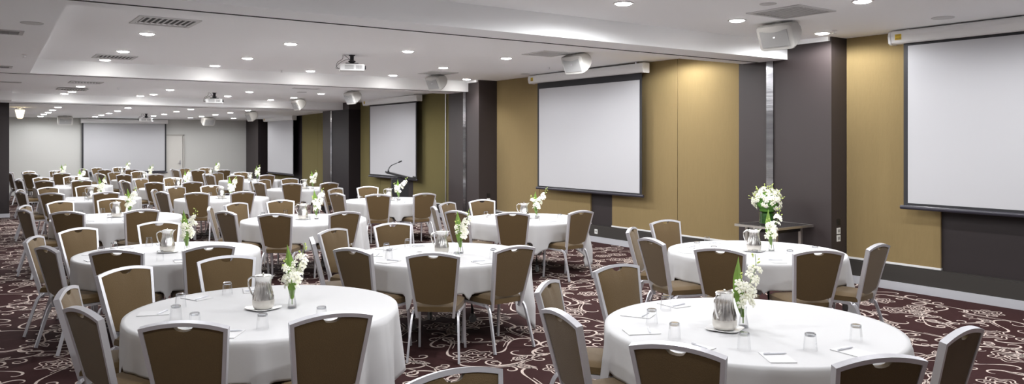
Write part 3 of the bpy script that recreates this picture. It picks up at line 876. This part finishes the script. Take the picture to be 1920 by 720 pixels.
# ---------------------------------------------------------------- projectors
def make_projector():
    root = empty('ceiling_projector')
    simple('housing', lambda bm: (box(bm, -.19, .19, -.14, .14, -.26, -.15, 0, .014),), m_white, root, True)
    simple('vent_panel', lambda bm: [box(bm, -.12+.0*q, .02, -.143, -.139, -.235+q*.014, -.229+q*.014) for q in range(5)]+[box(bm, .06+q*.02, .068+q*.02, -.143, -.139, -.235, -.175) for q in range(5)], m_grey, root)
    simple('lens', lambda bm: bmesh.ops.create_cone(bm, cap_ends=True, segments=20, radius1=.035, radius2=.03, depth=.03, matrix=Matrix.Translation((.20, -.04, -.20)) @ Matrix.Rotation(PI/2, 4, 'Y')), m_black, root, True)
    def mount(bm):
        lathe(bm, [(.05, 0), (.05, -.012), (.032, -.02), (.03, -.085), (.055, -.095), (.06, -.11), (.04, -.12), (.028, -.128)], 20)
        box(bm, -.10, .10, -.02, .02, -.142, -.127); box(bm, -.02, .02, -.09, .09, -.142, -.127)
        for sx in (-1, 1): box(bm, sx*.095-.008, sx*.095+.008, -.02, .02, -.152, -.14)
    simple('ceiling_mount', mount, m_black, root, True)
    for c in ([(-.14, .0, 0), (-.15, -.02, -.07), (-.22, -.03, -.12), (-.245, -.03, -.19), (-.19, -.03, -.235)],
              [(-.12, .02, 0), (-.05, .0, -.06), (-.02, 0, -.10)],
              [(-.02, -.03, -.07), (-.12, -.02, -.09), (-.22, -.02, -.16), (-.25, -.02, -.22), (-.19, -.02, -.215)]):
        simple('cable', lambda bm: sweep(bm, curve_pts(c, 6), .004, .004, rnd=6), m_cable, root, True)
    return root
pj0 = make_projector(); npj = 0
for (x, y, lab) in [(5.06, 11.65, 'white projector with loose black cables in the second ceiling bay'),
                    (5.05, 20.0, 'white projector hanging in the third ceiling bay'),
                    (4.9, 28.0, 'small white projector in the far bay before the back screen')]:
    o = pj0 if npj == 0 else copy_tree(pj0); npj += 1
    bay = 2 if y < 15 else 3 if y < 22.4 else 4
    o.location = (x, y, BAYZ[bay](y)); o.rotation_euler = (0, 0, -.35)
    tag(o, lab, 'projector', 'ceiling-hung projectors')

# ---------------------------------------------------------------- vents, detectors, sprinklers
def diffuser(x, y, z, lab, s=.30, group='square ceiling air vents'):
    root = empty('air_vent', (x, y, z)); tag(root, lab, 'air vent', group)
    simple('frame', lambda bm: [box(bm, -s, s, -s, -s+.05, -.012, .001), box(bm, -s, s, s-.05, s, -.012, .001), box(bm, -s, -s+.05, -s+.05, s-.05, -.012, .001), box(bm, s-.05, s, -s+.05, s-.05, -.012, .001)], m_vent, root)
    simple('backing', lambda bm: box(bm, -s+.05, s-.05, -s+.05, s-.05, -.001, .001), m_slot, root)
    n = 9
    def sl(bm):
        for k in range(n):
            xx = -s+.05+(k+.5)*(2*s-.1)/n
            vs = [bm.verts.new(p) for p in ((xx-.009, -s+.05, -.003), (xx+.007, -s+.05, -.008), (xx+.007, s-.05, -.008), (xx-.009, s-.05, -.003))]
            bm.faces.new(vs)
            vs2 = [bm.verts.new(v.co+Vector((0, 0, .002))) for v in vs]; bm.faces.new(vs2[::-1])
    simple('louvres', sl, m_vent, root)
    return root
diffuser(1.9, 9.7, BAYZ[2](9.7), 'louvred air vent nearest the left soffit in the second bay', .33)
diffuser(1.98, 14.0, BAYZ[2](14), 'louvred air vent near the second beam in the second bay')
diffuser(7.30, 5.15, BAYZ[1](5), 'louvred air vent above the large near speaker', .33)
diffuser(7.55, 9.75, BAYZ[2](9.7), 'louvred air vent left of the middle-screen speaker')
diffuser(7.75, 13.6, BAYZ[2](13.6), 'louvred air vent beside the speaker before the second beam')
diffuser(2.05, 18.3, BAYZ[3](18.3), 'louvred air vent in the third bay, nearer one on the left')
diffuser(2.0, 20.3, BAYZ[3](21.2), 'louvred air vent in the third bay, farther one on the left')
diffuser(6.5, 17.4, BAYZ[3](17.4), 'louvred air vent in the third bay on the wall side')
def linear(x0, x1, y0, y1, z, lab):
    cx_, cy_ = (x0+x1)/2, (y0+y1)/2
    root = empty('linear_vent', (cx_, cy_, z)); tag(root, lab, 'air vent', 'long grey grilles on the left')
    w, h = (x1-x0)/2, (y1-y0)/2
    simple('frame', lambda bm: [box(bm, -w, w, -h, -h+.02, -.01, .001), box(bm, -w, w, h-.02, h, -.01, .001), box(bm, -w, -w+.02, -h+.02, h-.02, -.01, .001), box(bm, w-.04, w, -h+.02, h-.02, -.01, .001)], m_vent, root)
    simple('grille', lambda bm: [box(bm, -w+.02, w-.04, -h+.02, h-.02, -.003, .001)]+[box(bm, -w+.02+k*.05, -w+.026+k*.05, -h+.02, h-.02, -.008, -.003) for k in range(int((2*w-.06)/.05))], m_grey, root)
g1 = at_z(44, 62, 3.05); linear(g1[0]-1.2, g1[0], g1[1]-.17, g1[1]+.17, 3.052, 'nearer long grey grille in the left soffit')
g2 = at_z(23, 126, 3.035); linear(g2[0]-1.2, g2[0], g2[1]-.17, g2[1]+.17, 3.037, 'farther long grey grille in the left soffit')
g3 = at_z(40, 152, 3.15); linear(g3[0]-1.6, g3[0], g3[1]-.12, g3[1]+.12, BAYZ[3](g3[1]), 'dark slot grille at the left of the third bay')
def disc(u, v, bay, lab, r=.085, name='ceiling_loudspeaker_disc', z=None):
    Z = z or BAYZ[bay](10 if bay == 2 else 5 if bay == 1 else 19)
    X, Y, _ = at_z(u, v, Z)
    o = simple(name, lambda bm: lathe(bm, [(r, .001), (r, -.004), (r*.93, -.007), (r*.9, -.004), (r*.1, -.004)], 28), m_vent, sm=True)
    Z = z or BAYZ[bay](Y)
    o.location = (X, Y, Z); tag(o, lab, 'ceiling disc'); return o
disc(1440, 7, 1, 'flat round disc in the ceiling behind the near vent', name='ceiling_disc')
disc(1768, 33, 1, 'flat round disc in the ceiling above the right-hand screen', .12, name='ceiling_disc')
disc(985, 137, 2, 'flat round disc in the ceiling left of the middle screen', .10, name='ceiling_disc')
disc(60, 43, 2, 'flat round disc in the left soffit', .10, z=3.055, name='ceiling_disc')
disc(566, 173, 3, 'flat round disc in the third ceiling bay', .12, name='ceiling_disc')
def sprinkler(u, v, z, bay, lab):
    Z = z or BAYZ[bay](6 if bay == 1 else 12 if bay == 2 else 19)
    X, Y, _ = at_z(u, v, Z); Z = z or BAYZ[bay](Y)
    root = empty('ceiling_sprinkler', (X, Y, Z)); tag(root, lab, 'sprinkler', 'ceiling sprinkler heads')
    simple('escutcheon', lambda bm: lathe(bm, [(.034, .006), (.034, -.004), (.012, -.008)], 16), m_white, root, True)
    simple('nozzle', lambda bm: lathe(bm, [(.006, -.006), (.006, -.034), (.024, -.036), (.024, -.039), (.004, -.041)], 12), m_alu, root, True)
sprinkler(1565, 57, None, 1, 'sprinkler head beside the downlight over the first pillar')
sprinkler(1030, 126, None, 2, 'sprinkler head left of the middle screen speaker')
sprinkler(46, 102, 3.045, 2, 'sprinkler head in the left soffit')
sprinkler(528, 130, None, 2, 'sprinkler head in the second bay near the beam')
sprinkler(343, 186, None, 3, 'sprinkler head in the third bay')
sprinkler(222, 164, None, 3, 'sprinkler head in the third bay towards the left')

# ---------------------------------------------------------------- pendant lamp at far left
X, Y, Z = 1.25, 25.6, BAYZ[4](25.6)
root = empty('pendant_lamp', (X, Y, Z)); tag(root, 'small glowing cone pendant lamp by the dark return wall at far left', 'lamp')
simple('canopy', lambda bm: lathe(bm, [(.09, .001), (.09, -.02), (.02, -.03), (.012, -.06), (.012, -.075)], 20), m_alu, root, True)
simple('shade', lambda bm: lathe(bm, [(.055, -.31), (.075, -.28), (.115, -.10), (.12, -.075), (.11, -.07)], 24), m_pend, root, True)

# ---------------------------------------------------------------- lectern
def lectern():
    root = empty('lectern', (8.62, 17.0, 0), -TH+.22)
    tag(root, 'black lectern with two gooseneck microphones in front of a wall screen', 'lectern')
    simple('base', lambda bm: box(bm, -.27, .27, -.25, .25, 0, .05, 0, .006), m_wood_dark, root)
    def col_(bm):
        box(bm, -.20, .20, -.165, .165, .05, .98, 0, .004)
    simple('column', col_, m_wood_dark, root)
    def top(bm):   # high edge towards -X, falling to +X
        vs = []
        for x, z in ((-.33, 1.185), (.36, 1.01)):
            for y in (-.30, .30):
                vs.append([bm.verts.new((x, y, z)), bm.verts.new((x, y, z-.045))])
        a, b, c, d_ = vs
        bm.faces.new((a[0], b[0], d_[0], c[0])); bm.faces.new((a[1], c[1], d_[1], b[1]))
        bm.faces.new((a[0], a[1], b[1], b[0])); bm.faces.new((c[0], d_[0], d_[1], c[1]))
        bm.faces.new((a[0], c[0], c[1], a[1])); bm.faces.new((b[0], b[1], d_[1], d_[0]))
        box(bm, .34, .37, -.30, .30, 1.0, 1.05)
        bmesh.ops.recalc_face_normals(bm, faces=bm.faces)
    simple('reading_top', top, m_wood_dark, root)
    simple('neck_panel', lambda bm: box(bm, -.19, .19, -.155, .155, .975, 1.035), m_bar, root)
    for s, y in ((-1, -.12), (1, .12)):
        mic = simple('microphone', lambda bm: (sweep(bm, curve_pts([(-.27, y, 1.14), (-.27, y, 1.22), (-.20, y*.7, 1.32), (-.02, y*.2, 1.40)], 6), .006, .006, rnd=6),
            sweep(bm, [(-.27, y, 1.135), (-.27, y, 1.20)], .012, .012, rnd=8)), m_black, root, True)
        simple('microphone_head', lambda bm: sweep(bm, [(-.03, y*.22, 1.395), (.02, y*.12, 1.42), (.05, y*.08, 1.43)], .014, .014, rnd=8), m_black, mic, True)
lectern()

# ---------------------------------------------------------------- console table and big bouquet
x0, x1, y0, y1, zt = 8.66, 9.44, 6.30, 7.0, .775
root = empty('console_table', ((x0+x1)/2, (y0+y1)/2, 0)); tag(root, 'glass-topped console table with metal edge against the first pillar', 'table')
hx, hy = (x1-x0)/2, (y1-y0)/2
simple('glass_top', lambda bm: box(bm, -hx+.012, hx-.012, -hy+.012, hy-.012, zt-.014, zt), m_glass_top, root)
simple('top_edge', lambda bm: (box(bm, -hx, hx, -hy, -hy+.012, zt-.03, zt+.001), box(bm, -hx, hx, hy-.012, hy, zt-.03, zt+.001), box(bm, -hx, -hx+.012, -hy+.012, hy-.012, zt-.03, zt+.001), box(bm, hx-.012, hx, -hy+.012, hy-.012, zt-.03, zt+.001)), m_satin, root)
for sx in (-1, 1):
    for sy in (-1, 1):
        simple('leg', lambda bm: box(bm, sx*(hx-.12)-.02, sx*(hx-.12)+.02, sy*(hy-.12)-.02, sy*(hy-.12)+.02, 0, zt-.03), m_satin, root)
simple('apron', lambda bm: (box(bm, -hx+.12, hx-.12, -hy+.11, -hy+.13, zt-.09, zt-.03), box(bm, -hx+.11, -hx+.13, -hy+.12, hy-.12, zt-.09, zt-.03)), m_wood_dark, root)
bx, by = 8.98, 6.70
root = empty('glass_cylinder_vase', (bx, by, zt+.0015)); tag(root, 'green leaf-lined glass cylinder vase on the console table', 'vase')
simple('outer_glass', lambda bm: lathe(bm, [(.112, 0), (.114, .004), (.114, .165), (.110, .165), (.110, .012)], 32), m_glass, root, True)
simple('leaf_lining', lambda bm: lathe(bm, [(.106, .014), (.106, .15), (.06, .155)], 32), m_greenglass, root, True)
root = empty('orchid_bouquet', (bx, by, zt+.16)); tag(root, 'big round bouquet of cream and green orchids on the console table', 'flowers')
rnd = random.Random(3)
simple('foliage', lambda bm: (bmesh.ops.create_icosphere(bm, subdivisions=3, radius=.14, matrix=Matrix.Translation((0, 0, .14))), lathe(bm, [(.07, 0), (.10, .02), (.11, .05)], 20)), m_foliage, root, True)
for k in range(96):
    z_ = rnd.uniform(-.55, 1); a = rnd.random()*2*PI; q = math.sqrt(1-z_*z_); n_ = Vector((q*math.cos(a), q*math.sin(a), z_))
    r_ = rnd.uniform(.145, .205)
    o = bpy.data.objects.new('blossom', BL_ME); COL.objects.link(o); o.parent = root
    o.matrix_local = look(n_*r_+Vector((0, 0, .15)), n_+Vector((rnd.uniform(-.4, .4),)*3), rnd.random()*6) @ Matrix.Scale(rnd.uniform(1.2, 1.7), 4)
def buds(bm):
    for k in range(60):
        z_ = rnd.uniform(.1, 1); a = rnd.random()*2*PI; q = math.sqrt(1-z_*z_); n_ = Vector((q*math.cos(a), q*math.sin(a), z_))
        p = n_*rnd.uniform(.20, .255)+Vector((0, 0, .15))
        bud_bm(bm, look(p, n_), rnd.uniform(.7, 1.2)); sweep(bm, [Vector((0, 0, .15))+n_*.12, p], .0015, .0015, rnd=4)
o = simple('bud_sprays', buds, m_bud, root, True); o['kind'] = 'stuff'

# ---------------------------------------------------------------- world, camera, view
w = bpy.data.worlds.new('daylight'); SC.world = w; w.use_nodes = True
bg = w.node_tree.nodes['Background']; bg.inputs[0].default_value = (.92, .95, 1.0, 1); bg.inputs[1].default_value = 3.0
cam = bpy.data.cameras.new('camera'); co = bpy.data.objects.new('camera', cam); COL.objects.link(co)
co.location = (0, 0, H); co.rotation_euler = (PI/2, 0, -TH)
cam.sensor_width = 36; cam.lens = F/1920*36; cam.shift_y = -(360-VH)/1920; cam.clip_end = 200
SC.camera = co
SC.view_settings.view_transform = 'Standard'; SC.view_settings.look = 'None'
SC.view_settings.exposure = 1.32; SC.view_settings.gamma = 1; SC.view_settings.use_curve_mapping = False
SC.cycles.use_denoising = True
SC.cycles.max_bounces = 10; SC.cycles.diffuse_bounces = 5; SC.cycles.glossy_bounces = 4
SC.cycles.transparent_max_bounces = 24; SC.cycles.transmission_bounces = 6
SC.cycles.caustics_reflective = False; SC.cycles.caustics_refractive = False
SC.cycles.sample_clamp_indirect = 4
